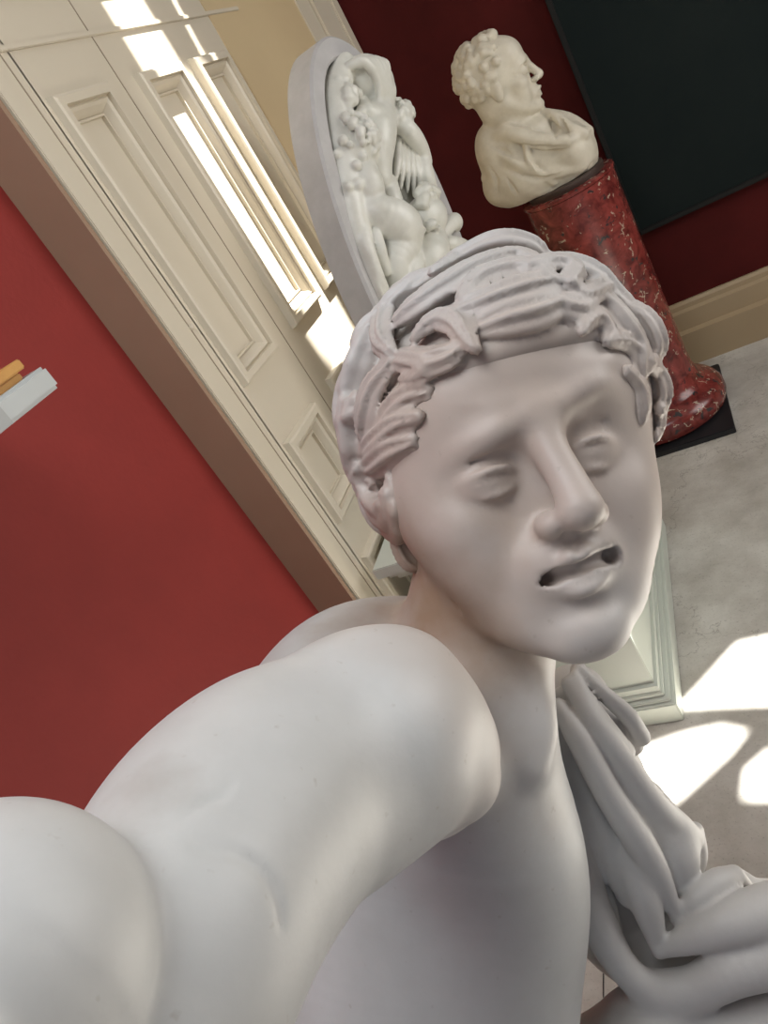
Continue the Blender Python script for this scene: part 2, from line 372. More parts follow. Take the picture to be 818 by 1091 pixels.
def sculpt_head(f, fr, sad=1.0, mouth_open=True, warp=lambda c: c, full=0.0):
    """human head in a local frame: x = image right, y = out of the face, z = up, origin between the eyes 0.093 behind the nasion"""
    s = fr.s
    E = lambda c, r, k, mode='u': f.ell(fr.p(warp(c)), V(r)*s, k*s, mode, fr.A)
    Tb = lambda pts, r, k, mode='u', n=4: f.tube([fr.p(q) for q in cr([warp(c) for c in pts], n)], cr(np.stack([np.asarray(r, float)*np.ones(len(pts))]*3, 1), n)[:, 0]*s, k*s, mode)
    E((0, -.010, .032), (.076, .096, .088), 0)
    E((0, .022, -.032), (.060, .066, .080), .03)
    E((0, .046, .048), (.060, .047, .048), .03)
    for g in (-1, 1):
        Tb([(g*.050, .005, -.060), (g*.040, .045, -.090), (g*.012, .076, -.106)], [.018, .018, .016], .022)
        E((g*.047, .054, -.030), (.022, .026, .020), .02)
        E((g*.040, .050, -.060), (.022, .026, .028), .02)
    if full:      # rounder, broader youthful cheeks
        for g in (-1, 1):
            e = .004 if g > 0 else 0
            E((g*.048+e, .030, -.012), (.036, .042, .046), .03)
            E((g*.042+e*.5, .044, -.052), (.030, .034, .036), .03)
            E((g*.026, .060, -.088), (.026, .026, .024), .025)
        E((.030, .030, .030), (.056, .056, .056), .03); E((-.026, .030, .030), (.052, .056, .056), .03)
    E((0, .082, -.105), (.020, .016, .017), .014)
    E((0, .074, -.070), (.034, .027, .028), .015)
    # sockets
    for g in (-1, 1):
        E((g*.032, .103, -.001), (.022, .018, .0140), .016, 's')
        E((g*.018, .096, .000), (.008, .010, .010), .010, 's')
    # brows: inner ends lifted, a frown bump between them
    for g, up in ((-1, 0.0), (1, .007)):
        Tb([(g*.010, .092, .018+.004*sad), (g*.028, .089, .020+up), (g*.045, .074, .013+up*.8), (g*.056, .056, .002+up*.4)], [.0060, .0075, .0068, .004], .015)
    E((0.024, .082, .040), (.022, .010, .006), .014)
    E((-.016, .084, .033), (.016, .009, .005), .014)
    # eyes: ball, upper lid, lower lid
    for g in (-1, 1):
        E((g*.032, .0705, -.005), (.0205, .0185, .0150), .007)
        Tb([(g*.0150, .0805, -.006), (g*.023, .0880, -.0005), (g*.033, .0895, .0010), (g*.043, .0835, -.0015), (g*.050, .0730, -.006)], [.0012, .0020, .0023, .0021, .0012], .0035)
        Tb([(g*.0160, .0800, -.0085), (g*.024, .0855, -.0130), (g*.034, .0865, -.0145), (g*.044, .0795, -.0115), (g*.050, .072, -.007)], [.0010, .0018, .0020, .0016, .001], .0035)
        Tb([(g*.019, .0865, .0065), (g*.028, .0880, .0095), (g*.040, .0830, .0085)], [.001, .0014, .001], .004, 's')
    # nose
    Tb([(0, .088, .020), (0, .0945, .002), (0, .104, -.018), (0, .1125, -.034)], [.0110, .0100, .0105, .0118], .016)
    E((0, .1125, -.0375), (.0125, .0105, .0090), .006)
    for g in (-1, 1):
        E((g*.0150, .0990, -.0415), (.0085, .0110, .0080), .010)
        if full: E((g*.007, .104, -.0485), (.0034, .0050, .0034), .003, 's')
    E((0, .101, -.0450), (.0065, .012, .0060), .008)
    # mouth region
    for g in ((-1, 1) if not full else ()):
        Tb([(g*.018, .0960, -.046), (g*.030, .0890, -.060), (g*.035, .082, -.074)], [.0014, .0018, .001], .012, 's')
    Tb([(-.027, .0850, -.0735), (-.014, .0975, -.0675), (-.005, .1030, -.0650), (0, .1025, -.0660), (.005, .1030, -.0650), (.014, .0975, -.0675), (.027, .0850, -.0735)], [.0024, .0038, .0042, .004, .0042, .0038, .0024], .006)
    Tb([(-.024, .0855, -.0800), (-.012, .0950, -.0835), (0, .0975, -.0845), (.012, .0950, -.0835), (.024, .0855, -.0800)], [.0024, .0044, .0050, .0044, .0024], .006)
    if mouth_open:
        for dy in (-.003, .0015, .006):
            Tb([(-.0275, .0900, -.0745), (-.014, .0985+dy, -.0735), (0, .1015+dy, -.0735), (.014, .0985+dy, -.0735), (.0275, .0900, -.0745)], [.0044, .0042, .0042, .0042, .0044], .002, 's')
        for g in (-1, 1): E((g*.0275, .0870, -.0745), (.0046, .0100, .0048), .003, 's')
    else:
        Tb([(-.025, .0885, -.0745), (0, .1060, -.0740), (.025, .0885, -.0745)], [.0012]*3, .003, 's')
    E((0, .106, -.055), (.0035, .006, .008), .006, 's')
    E((0, .104, -.0925), (.018, .010, .0045), .009, 's')

# ================================================================ THE SETTING
XF, XW, YF = -.90, -1.00, 3.20       # door front plane, red wall, far wall
XR, YB, ZC = 2.6, -2.6, 3.6
struct(box('floor', M_FLOOR, XW-.2, XR+.2, YB, YF+.2, -.1, 0))
DY0, DY1, DZT = 1.21, 3.12, 2.75
bm = bmesh.new()
bx(bm, XW-.15, XW, YB, DY0, 0, ZC); bx(bm, XW-.15, XW, DY0, YF, DZT, ZC)
struct(from_bm('wall_left', bm, M_RED))
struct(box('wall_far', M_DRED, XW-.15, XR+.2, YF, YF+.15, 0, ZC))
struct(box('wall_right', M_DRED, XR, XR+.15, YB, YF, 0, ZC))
# skirting on the far wall
prof = [(0, 0), (0, .262), (.012, .262), (.018, .250), (.018, .232), (.030, .222), (.030, .150), (.050, .140), (.050, .0)]
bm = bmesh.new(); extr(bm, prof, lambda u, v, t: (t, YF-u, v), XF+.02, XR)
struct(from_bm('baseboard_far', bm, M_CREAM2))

# panelled doorway in the left wall: architrave, leaves, panels
bm = bmesh.new(); bx(bm, XW-.02, XF-.002, DY0, DY0+.012, 0, DZT)
side = struct(from_bm('trim_1', bm, M_JAMB))
def pY(px, py, X=XF): return on_x(px, py, X)[1]
def pZ(px, py, X=XF): return on_x(px, py, X)[2]
A1 = .105
door = from_bm('door_1', (lambda b: (bx(b, XW-.03, XF, DY0+.012, DY0+A1, 0, DZT, .004), bx(b, XW-.03, XF, DY1, YF, 0, DZT, .004), bx(b, XW-.03, XF, DY0+A1, DY1, 2.62, DZT, .004), b)[-1])(bmesh.new()), M_CREAM)
struct(door)
# coordinates read off the photograph
cols = [(pY(48, 106), pY(121, 97)), (pY(142, 77), pY(193, 73)), (pY(200, 63), pY(200, 63)+.19)]
print('DOOR cols', cols, 'z', pZ(48, 106), pZ(259, 413), pZ(295, 487), pZ(354, 571), pZ(0, 54))
SEAM0, SEAM1, SEAM2 = 1.58, 2.335, 2.79
MO = [(0, 0), (.003, .014), (.008, .017), (.022, .017), (.023, .006), (.028, .010), (.034, .006), (.046, -.010), (.048, -.005), (.0515, -.005), (.052, -.013)]
def panel_cols(ylist, zlist, parent):
    for y0, y1 in ylist:
        for z0, z1 in zlist:
            bm = bmesh.new(); sweep_rect(bm, y0, y1, z0, z1, XF, MO)
            i = .052; f = [bm.verts.new(p) for p in ((XF-.013, y0+i, z0+i), (XF-.013, y1-i, z0+i), (XF-.013, y1-i, z1-i), (XF-.013, y0+i, z1-i))]
            bm.faces.new(f); bmesh.ops.remove_doubles(bm, verts=bm.verts, dist=1e-5)
            o = from_bm('panel', bm, M_CREAM, parent)
ZP = [(.10, .70), (.803, 1.03), (1.175, 1.78), (1.955, 2.50)]
YP = [(1.325, 1.518), (1.636, 1.838), (1.898, 2.10)]
# door face: a sheet with openings where the moulded panels sit
bm = bmesh.new()
ys = sorted({DY0+A1, DY1} | {v for p in YP for v in p}); zs = sorted({0., 2.62} | {v for p in ZP for v in p})
ins = .03
ys = [y for y in ys]; cells_y = []
def face_rect(bm, y0, y1, z0, z1):
    bm.faces.new([bm.verts.new(p) for p in ((XF, y0, z0), (XF, y1, z0), (XF, y1, z1), (XF, y0, z1))])
for ya, yb in zip(ys, ys[1:]):
    for za, zb in zip(zs, zs[1:]):
        if any(abs(ya-p[0]) < 1e-6 and abs(yb-p[1]) < 1e-6 for p in YP) and any(abs(za-p[0]) < 1e-6 and abs(zb-p[1]) < 1e-6 for p in ZP): continue
        face_rect(bm, ya, yb, za, zb)
bmesh.ops.remove_doubles(bm, verts=bm.verts, dist=1e-5)
b2 = bmesh.new(); bx(b2, XF-.02, XF+.002, SEAM1-.20, SEAM2+.03, 0, 2.62, .001); bd = b2
bx(bm, XF-.06, XF-.03, DY0+A1, DY1, 0, 2.62)
leaf = struct(from_bm('door_2', bm, M_CREAM))
struct(from_bm('door_3', bd, mat('yellower_cream', (.66, .52, .31), .45, .3, 3, (.60, .46, .27), .08, 30)))  # board in a yellower cream than the rest of the door
panel_cols(YP, ZP, leaf)
# raised beads along the seams of the boards and the flat outer architrave lines
M_SEAM = mat('seam_paint', (.30, .24, .17), .5)
bm = bmesh.new()
for y in (1.289, SEAM0, SEAM1, SEAM1+.028, SEAM2): bx(bm, XF-.001, XF+.0012, y-.0012, y+.0012, 0, 2.6)
from_bm('seam_line', bm, M_SEAM, leaf)
bm = bmesh.new()
bx(bm, XF-.001, XF+.005, 1.292, SEAM1, 1.862, 1.872, .0015); bx(bm, XF-.001, XF+.006, SEAM2+.01, SEAM2+.03, 0, 2.6, .002)
from_bm('bead', bm, M_CREAM, leaf)
bm = bmesh.new(); bx(bm, XF-.001, XF+.012, SEAM2+.15, DY1+.0, 0, 2.62, .004); bx(bm, XF-.001, XF+.02, DY1-.0, YF-.01, 0, 2.7, .006)
from_bm('architrave', bm, M_CREAM, door)
bm = bmesh.new(); bx(bm, XF-.001, XF+.004, DY0+.014, DY0+.05, 0, 2.7, .002)
from_bm('architrave', bm, M_CREAM, door)
bm = bmesh.new(); bmesh.ops.create_icosphere(bm, subdivisions=2, radius=.006)
for v in bm.verts: v.co = Vector(on_x(204, 349, XF+.002))+v.co
from_bm('nail_head', bm, M_CREAM, leaf)

# unseen roof, its openings shaped to throw the sun patches on door and floor
SUN = nrm([-.66, -.75, -1.62])
def up_to(P, z=ZC): P = np.asarray(P, float); return P-SUN*((P[2]-z)/SUN[2])
openings = [
    [(XF, 1.70, 2.3), (XF, 1.86, 2.3), (XF, 1.86, 1.76), (XF, 1.93, 1.70), (XF, 1.95, 1.3), (XF, 1.925, .96), (XF, 1.76, .95), (XF, 1.69, 1.08), (XF, 1.655, 1.45), (XF, 1.69, 1.75)],
    [(XF, 2.03, 2.25), (XF, 2.05, 2.25), (XF, 1.985, 1.66), (XF, 1.97, 1.66)],
    [(-.40, 1.36, 0), (-.158, 1.627, 0), (.05, 1.75, 0), (.05, 1.30, 0), (-.203, 1.327, 0)],
    [(-.56, 1.24, 0), (-.40, 1.278, 0), (-.31, 1.285, 0), (-.26, 1.26, 0), (-.30, 1.21, 0), (-.426, 1.10, 0), (-.56, 1.08, 0)],
    [(-.285, 1.09, 0), (-.27, 1.16, 0), (-.22, 1.199, 0), (-.08, 1.21, 0), (-.08, 1.06, 0)],
]
openings.append([(.12, .45, 0), (1.3, .45, 0), (1.3, 1.7, 0), (.12, 1.7, 0)])  # opening added so sunlit floor out of view bounces a rim onto the face
bm = bmesh.new(); es = []
def loop(pts):
    vs = [bm.verts.new((p[0], p[1], ZC)) for p in pts]
    for a, b in zip(vs, vs[1:]+vs[:1]): es.append(bm.edges.new((a, b)))
loop([(XW-.2, YB), (XR+.2, YB), (XR+.2, YF+.2), (XW-.2, YF+.2)])
for op in openings: loop([up_to(p) for p in op])
bmesh.ops.triangle_fill(bm, use_beauty=True, edges=es)
ceil = struct(from_bm('ceiling', bm, M_WHITE))

ja, jb = on_z(643, 1036, 0), on_z(643, 1068, 0); jd = nrm(jb-ja)
bm = bmesh.new(); q_ = np.cross(jd, [0, 0, 1])*.0012
bm.faces.new([bm.verts.new(tuple(v)) for v in (ja-jd*.05+q_+V([0, 0, .001]), ja-jd*.05-q_+V([0, 0, .001]), jb+jd*.2-q_+V([0, 0, .001]), jb+jd*.2+q_+V([0, 0, .001]))])
struct(from_bm('trim_2', bm, M_BLACK))
# painting on the far wall
pa = thing('painting', 'very dark large unframed painting hung on the dark red far wall above the cream skirting', 'painting', (.9, YF, .59))
P0 = on_y(682, 248, YF)
xl = P0[0]-.012; zb = P0[2]
box('canvas', M_CANVAS, xl+.012, 2.3, YF-.035, YF-.002, zb+.01, 2.5, .004, pa)
bm = bmesh.new()
for a in ((xl, xl+.02, zb, 2.51), (2.29, 2.31, zb, 2.51)): bx(bm, a[0], a[1], YF-.042, YF-.002, a[2], a[3], .003)
bx(bm, xl, 2.31, YF-.042, YF-.002, zb, zb+.02, .003); bx(bm, xl, 2.31, YF-.042, YF-.002, 2.49, 2.51, .003)
from_bm('frame', bm, mat('painting_frame', (.012, .012, .011), .6, spec=.2), pa)

# ================================================================ COLUMN AND BUST
CXc, CYc = -.355, 2.78
col = thing('pedestal_column', 'round red mottled scagliola column pedestal carrying the small bust', 'column', (CXc, CYc, 0))
box('plinth', M_BLACK, -.60, -.125, 2.52, 3.04, 0, .022, .003, col)
bm = bmesh.new(); lathe(bm, [(.215, .0), (.232, .012), (.24, .035), (.238, .06), (.225, .082), (.20, .098), (.186, .106), (.184, .112), (.178, .118), (.170, .135), (.160, .165)], (CXc, CYc, .022)); from_bm('base_moulding', bm, M_SCAG, col, True)
bm = bmesh.new(); lathe(bm, [(.160, .187), (.156, .24), (.154, .5), (.153, .94), (.153, .948)], (CXc, CYc, 0), 96); from_bm('shaft', bm, M_SCAG, col, True)
bm = bmesh.new(); lathe(bm, [(.150, .948), (.158, .951), (.158, .960), (.150, .963)], (CXc, CYc, 0), 96); from_bm('rim', bm, M_SCAG, col, True)
bm = bmesh.new(); lathe(bm, [(.128, .963), (.130, .968), (.130, .982), (.127, .985)], (CXc, CYc, 0), 64); from_bm('turntable', bm, M_WOODT, col, True)

def Bp(px, py, dy=0): return on_y(px, py, CYc+dy)
f = Field(); s = 1.10
Fw = nrm([.97, .10, -.02]); Uw = nrm(V([0, 0, 1])-Fw*Fw[2]); Rw = np.cross(Uw, Fw)
bf = Frame(Bp(562, 69)-Fw*.093*s, Rw, Fw, Uw, s)
sculpt_head(f, bf, 0, False)
E = lambda c, r, k, mode='u': f.ell(c, r, k, mode)
E(bf.p(0, -.02, .035), V([.088, .078, .092])*s, .02)
f.tube([bf.p(0, -.02, -.05), Bp(549, 128), Bp(556, 150)], [.068, .066, .08], .03)
rb = random.Random(3)
for i in range(240):                                         # short curled hair
    a = rb.uniform(0, 2*math.pi); e = rb.uniform(-.5, 1.2)
    d = V([math.cos(a)*math.cos(e), math.sin(a)*math.cos(e), math.sin(e)])
    if d[1] > .30+.25*max(0, d[2]): continue
    if d[1] > .1 and d[2] < -.1: continue
    q = V([.080, .096, .094])*d+V([0, -.010, .034])
    f.ell(bf.p(q), V([.0115, .0115, .0115])*s*rb.uniform(.8, 1.4), .004)
for g in (-1, 1): f.ell(bf.p(g*.076, -.008, -.012), V([.018, .012, .032])*s, .006)
# cloak
E(Bp(545, 160, -.04), (.062, .075, .065), .02)
E(Bp(563, 140, -.01), (.075, .07, .04), .02)
E(Bp(568, 176), (.17, .125, .125), .03); E(Bp(530, 166), (.065, .105, .105), .04); E(Bp(532, 200), (.05, .085, .055), .04)
E(Bp(612, 160, -.01), (.07, .11, .085), .05); E(Bp(606, 185), (.09, .10, .055), .04)
for pts, r in [([(520, 148, -.05), (545, 143, -.12), (575, 150, -.13), (605, 150, -.12), (624, 140, -.05)], [.02, .026, .028, .024, .02]),
               ([(526, 158, -.09), (548, 172, -.125), (580, 184, -.125), (615, 178, -.11), (632, 165, -.05)], [.016, .02, .022, .02, .015]),
               ([(518, 190, -.05), (545, 200, -.09), (585, 203, -.10), (625, 190, -.08)], [.02, .022, .022, .018]),
               ([(527, 140, -.02), (540, 137, -.08), (560, 139, -.10)], [.022, .022, .018]),
               ([(572, 118, .02), (590, 123, -.04), (606, 135, -.08), (622, 143, -.09)], [.014, .018, .02, .02]),
               ([(578, 120, .05), (606, 126, .03), (626, 140, 0)], [.018, .02, .022]),
               ([(560, 152, -.13), (566, 175, -.14), (590, 195, -.12)], [.012, .014, .01]),
               ([(545, 150, -.12), (538, 180, -.11), (545, 205, -.09)], [.012, .014, .01])]:
    f.tube([Bp(a, b, c*.86) for a, b, c in cr(pts, 4)], cr(np.stack([r]*3, 1), 4)[:, 0]*.85, .013)
for pts in ([(548, 153), (575, 157), (602, 156)], [(527, 157), (538, 162), (552, 169)], [(538, 180), (560, 188), (580, 190), (600, 184)], [(562, 165), (572, 176), (583, 184)],
            [(594, 123), (600, 134), (607, 146)], [(540, 190), (546, 200), (552, 208)], [(606, 196), (622, 186), (632, 172)], [(537, 131), (550, 134), (563, 134)], [(585, 122), (590, 138), (592, 148)], [(520, 176), (528, 190), (530, 205)]):
    P = [hit(f, x, y, 2.2) for x, y in cr([(x, y, 0) for x, y in pts], 4)[:, :2]]
    f.tube(P, np.interp(np.linspace(0, 1, len(P)), [0, .5, 1], [.002, .0085, .002]), .008, 's')
zt = .985
E((CXc, CYc, zt+.03), (.12, .105, .045), .02)
f.add(lambda P: (zt-P[..., 2]), (-9, -9, -9), (9, 9, 9), .002, 'i')
bu = mesh_obj('portrait_bust', f.mesh(.0065, lo=(-.75, 2.5, .97), hi=(0, 3.05, 1.75)), M_BUST)
tag(bu, 'small cream marble bust of a man in profile in a draped cloak on the column', 'bust')

# ================================================================ PEDESTAL AND TONDO
pd = thing('pedestal', 'pale grey-green painted square pedestal with base moulding under the oval relief', 'pedestal', (-.62, 1.7, 0))
PX0, PX1, PY0, PY1 = -.85, -.391, 1.318, 2.10
box('base', M_PED, PX0, PX1, PY0, PY1, 0, .060, .003, pd)
bm = bmesh.new()
for i, (ins, z0, z1) in enumerate([(.010, .060, .068), (.022, .068, .082), (.032, .090, .098)]): bx(bm, PX0+ins, PX1-ins, PY0+ins, PY1-ins, z0, z1, .002)
bx(bm, PX0+.028, PX1-.028, PY0+.028, PY1-.028, .05, .1)
from_bm('base_moulding', bm, M_PED, pd)
box('die', M_PED, PX0+.036, PX1-.036, PY0+.04, PY1-.04, .06, .66, .002, pd)
bm = bmesh.new()
for ins, z0, z1 in [(.03, .64, .655), (.018, .655, .672), (.0, .672, .70)]: bx(bm, PX0+ins, PX1-ins, PY0-.06+ins, PY1-ins, z0, z1, .002)
from_bm('cap', bm, M_PED, pd)

az = math.radians(-15); nT = V([math.cos(az), math.sin(az), 0]); uT = nrm(np.cross([0, 0, 1], nT)); zT = V([0, 0, 1.])
c0 = on_x(410, 200, -.6); d0 = np.dot(c0, nT)
def TP(u, z, h=0): return nT*(d0+h)+uT*u+zT*z
def Tpx(px, py, h=0):
    r = ray(px, py); return CAM+r*((d0+h-np.dot(CAM, nT))/np.dot(r, nT))
TC = (1.60, 1.178); TR = (.238, .485); lean = math.radians(11)
def oval(t, sc=0, dz=0):
    a, b = (TR[0]-sc)*math.sin(t), (TR[1]-sc)*math.cos(t)
    return TC[0]+a*math.cos(lean)+b*math.sin(lean), TC[1]-a*math.sin(lean)*.6+b*math.cos(lean)
tb = TP(*TC); 
ton = thing('relief_tondo', 'oval white plaster relief with a thick grey rim and carved figures, on the pale pedestal', 'relief', (tb[0], tb[1], .70))
prof = [(0, -.075), (0, -.006), (.006, 0), (.044, 0), (.050, -.006), (.052, -.030)]
bm = bmesh.new(); N = 96; rings = []
for i in range(N):
    t = 2*math.pi*i/N
    rings.append([bm.verts.new(TP(*oval(t, a), h)) for a, h in prof])
for i in range(N):
    a, b = rings[i], rings[(i+1) % N]
    for j in range(len(prof)-1): bm.faces.new((a[j], b[j], b[j+1], a[j+1]))
bm.faces.new([r[0] for r in rings])
from_bm('rim', bm, M_PLASTER, ton, True)
bm = bmesh.new(); bm.faces.new([bm.verts.new(TP(*oval(2*math.pi*i/N, .030), -.030)) for i in range(N)])
bmesh.ops.triangulate(bm, faces=bm.faces); from_bm('background', bm, M_RELIEF, ton)
f = Field(); MT = np.stack([uT, zT, nT])
def TE(px, py, r, h=0, k=.012): f.ell(Tpx(px, py, h), r, k, 'u', MT)
def TT(pts, r, k=.012, groove=0): f.tube(cr([Tpx(*p) for p in pts], 4), cr(np.stack([r]*3, 1), 4)[:, 0], k, up=nT if groove else None, groove=groove, gn=2)
def curls(px, py, R, n, seed, h=.02, sz=.011, band=None):
    rr = random.Random(seed)
    for i in range(n):
        a = rr.uniform(0, 2*math.pi) if band is None else rr.uniform(*band); q = math.sqrt(rr.random()) if band is None else rr.uniform(.75, 1.0)
        c = Tpx(px, py, h)+uT*R*q*math.cos(a)+zT*R*q*math.sin(a)+nT*R*.9*math.sqrt(max(0, 1-q*q*.9))
        f.ell(c, V([1, 1, 1])*sz*rr.uniform(.8, 1.4), .004)
TT([(366, 66, -.01), (359, 105, -.012), (364, 160, -.012), (373, 215, -.01), (384, 262, -.01), (400, 318, -.01)], [.024, .036, .036, .032, .028, .024]); curls(362, 112, .05, 16, 21, -.015, .010); curls(366, 190, .05, 14, 22, -.015, .010)
TE(394, 82, (.075, .060, .05), 0); TE(400, 100, (.05, .045, .05), .0)                 # bowed head with long hair
for i, dx in enumerate((0, 5, 10, 15, 20)):
    TT([(372+dx, 70-dx*.2, .02), (388+dx, 66, .045), (402+dx*.5, 84, .045), (404+dx*.45, 108, .03)], [.010, .012, .011, .007], .004)
TT([(404, 112, .0), (402, 140, .01), (400, 170, 0), (404, 190, 0)], [.035, .045, .04, .03])
TT([(386, 110, 0), (392, 120, .02), (410, 122, .02), (420, 135, 0)], [.016, .02, .022, .018])
TE(378, 158, (.062, .055, .05), 0); curls(376, 152, .055, 46, 5, .005, .009)           # curly head
TT([(384, 176, 0), (392, 195, .02), (396, 215, .01), (386, 232, 0)], [.03, .034, .028, .02])
TT([(388, 222, 0), (404, 228, .02), (424, 240, .03), (428, 255, .02), (420, 280, .01), (424, 300, 0), (430, 318, 0)], [.025, .04, .052, .048, .035, .035, .03])
TT([(386, 232, 0), (390, 262, .01), (400, 290, .01), (412, 318, 0)], [.016, .018, .016, .014], .006)
TT([(396, 235, 0), (404, 262, .02), (412, 290, .01)], [.012, .014, .010], .005)
TE(423, 128, (.045, .038, .04), 0); curls(424, 125, .036, 26, 8, .01, .008)            # child behind
TT([(420, 130, .01), (436, 140, .03), (448, 158, .02), (454, 172, .01)], [.018, .022, .020, .014])
for i in range(6): TT([(424+i*4, 148+i, 0), (424+i*5, 172+i*2, .012), (420+i*7, 198+i*3, 0)], [.008, .010, .004], .003)
TT([(448, 165, 0), (452, 190, .01), (460, 210, 0)], [.022, .026, .02])
TT([(414, 196, 0), (420, 220, .01), (434, 255, 0)], [.022, .024, .02])
TE(454, 232, (.058, .052, .05), .01); curls(452, 222, .048, 44, 4, .015, .009, (0.3, 2.9)); curls(452, 226, .04, 20, 6, .02, .009, (.2, 3.0))
TE(458, 240, (.018, .012, .02), .055, .008); TE(449, 246, (.010, .008, .012), .058, .006); TE(465, 244, (.01, .008, .012), .055, .006)
TT([(466, 262, 0), (474, 246, .01), (484, 236, .01), (491, 246, 0), (494, 258, 0)], [.016, .018, .022, .020, .016])
TT([(458, 258, 0), (456, 275, .02), (450, 300, .0)], [.045, .052, .045]); TT([(470, 262, .01), (484, 262, .02), (500, 266, 0)], [.018, .024, .018])
TT([(442, 270, .02), (440, 292, .03), (432, 318, .01)], [.018, .024, .018])
for i in range(9): TT([(370+i*1.2, 105+i*6, -.03), (372+i*2.6, 125+i*12, -.018), (382+i*4, 150+i*18, -.03)], [.008, .013, .007], .006)
# clip the figures to the inside of the rim and to the background
def clipT(P):
    q = P-np.asarray([0, 0, 0], np.float32); u = q @ uT.astype(np.float32)-np.float32(TC[0]); z = q[..., 2]-np.float32(TC[1])
    b = (z+u*math.sin(lean)*.6)/math.cos(lean); a = u-b*math.sin(lean)
    ra, rb_ = TR[0]-.028, TR[1]-.028
    k = np.sqrt((a/ra)**2+(b/rb_)**2); return ((k-1)*min(ra, rb_)).astype(np.float32)
f.add(clipT, (-9,)*3, (9,)*3, .006, 'i')
f.add(lambda P: -(P @ nT.astype(np.float32)-np.float32(d0-.036)), (-9,)*3, (9,)*3, 0.002, 'i')
mesh_obj('carved_figures', f.mesh(.0042), M_RELIEF, ton)

# ================================================================ SHELF AT THE LEFT EDGE
sh = thing('wall_shelf', 'pale grey shelf slab with a rounded end at the left edge, on the red wall', 'shelf', (-.9, .4, 1.41))
S0 = on_x(66, 410, -.80)
bm = bmesh.new(); bx(bm, XW+.002, -.80, .05, S0[1], S0[2], S0[2]+.034, .005); from_bm('board', bm, M_SHELF, sh)
box('edge_strip', mat('grey_strip', (.40, .41, .40), .4), -.802, -.7985, .05, .712, S0[2]+.001, S0[2]+.033, 0, sh)
bm = bmesh.new(); bx(bm, XW+.002, XW+.02, .1, .7, S0[2]-.06, S0[2], .002); from_bm('bracket', bm, M_SHELF, sh)
fm = thing('wooden_tray', 'yellow wooden box-like tray lying on the grey shelf', 'tray', (-.88, .5, S0[2]+.034))
zt_ = S0[2]+.034
bm = bmesh.new(); bx(bm, -.95, -.815, .3, .790, zt_, zt_+.010, .002); from_bm('base_board', bm, M_WOOD, fm)
bm = bmesh.new(); bx(bm, -.955, -.81, .3, .800, zt_+.010, zt_+.024, .002); from_bm('top_board', bm, M_WOOD, fm)
box('block', M_WOOD, -.94, -.83, .3, .745, zt_+.024, zt_+.045, .002, fm)

# ================================================================ THE STATUE
yaw, pit, rol = math.radians(HY), math.radians(HP), math.radians(HR)
F_ = V([math.sin(yaw), 0, -math.cos(yaw)]); R_ = V([math.cos(yaw), 0, math.sin(yaw)]); U_ = V([0, -1., 0])
F_, U_ = F_*math.cos(pit)-U_*math.sin(pit), U_*math.cos(pit)+F_*math.sin(pit)
def rl(v): return V([v[0]*math.cos(rol)+v[1]*math.sin(rol), -v[0]*math.sin(rol)+v[1]*math.cos(rol), v[2]])
Fw, Rw, Uw = cw(rl(F_)), cw(rl(R_)), cw(rl(U_))
hf = Frame(W(580, 483, HZ)-Fw*.088*HS, Rw, Fw, Uw, HS)
sf = Field()
def el(px, py, z, r, k, mode='u', M=None): sf.ell(W(px, py, z), r, k, mode, R.T if M is None else M)
def tb_(pts, r, k=.03, mode='u', n=10): sf.tube(cr([W(*p) for p in pts], n), cr(np.stack([r]*3, 1), n)[:, 0], k, mode)
LM = [((-.032, .082, -.004), (521, 511)), ((.032, .082, -.004), (628, 479)), ((0, .0955, .002), (585, 474)), ((0, .122, -.037), (627, 544)),
      ((-.0275, .087, -.0745), (581, 615)), ((.0275, .087, -.0745), (649, 591)), ((0, .098, -.105), (638, 674)), ((0, .10, -.052), (608, 570)),
      ((-.030, .090, .022), (520, 461)), ((.030, .090, .022), (636, 418))]
def loc_at(px, py, y):
    o = hf.loc(CAM); d = hf.loc(W(px, py, 1.0))-o; return o+d*((y-o[1])/d[1])
_p = V([l[0] for l in LM]+[(-.08, .02, 0), (.08, .02, 0), (0, .06, .09), (-.06, .03, -.09), (.06, .03, -.09)])
_d = np.zeros_like(_p)
for i, (c, q) in enumerate(LM): _d[i] = loc_at(*q, c[1])-V(c)
_k = lambda a, b: np.exp(-((a[:, None, [0, 2]]-b[None][:, :, [0, 2]])**2).sum(-1)/(2*.022**2))
_w = np.linalg.solve(_k(_p, _p)+.05*np.eye(len(_p)), _d)
def warp(c): c = np.asarray(c, float); return c+(_k(c[None], _p) @ _w)[0]
print('WARP', np.abs(_d).max(0))
sculpt_head(sf, hf, warp=warp, full=1)
# neck
tb_([(530, 600, .615), (508, 690, .615), (505, 780, .60), (500, 860, .62)], [.064, .062, .064, .078], .03)
tb_([(560, 735, .572), (572, 775, .560), (562, 812, .552)], [.012, .013, .010], .022)      # sterno-mastoid cord to the notch
# upper back, trapezius and the blade of the shoulder behind
tb_([(470, 730, .68), (390, 745, .66), (330, 790, .60)], [.078, .084, .068], .03)
# chest and belly
tb_([(455, 850, .70), (452, 960, .685), (445, 1100, .665), (440, 1300, .66)], [.125, .128, .125, .13], .03)
tb_([(505, 850, .60), (530, 930, .615), (520, 1060, .62)], [.050, .070, .070], .04)
tb_([(470, 835, .53), (520, 800, .555), (556, 808, .56)], [.028, .020, .013], .03)          # collar bone
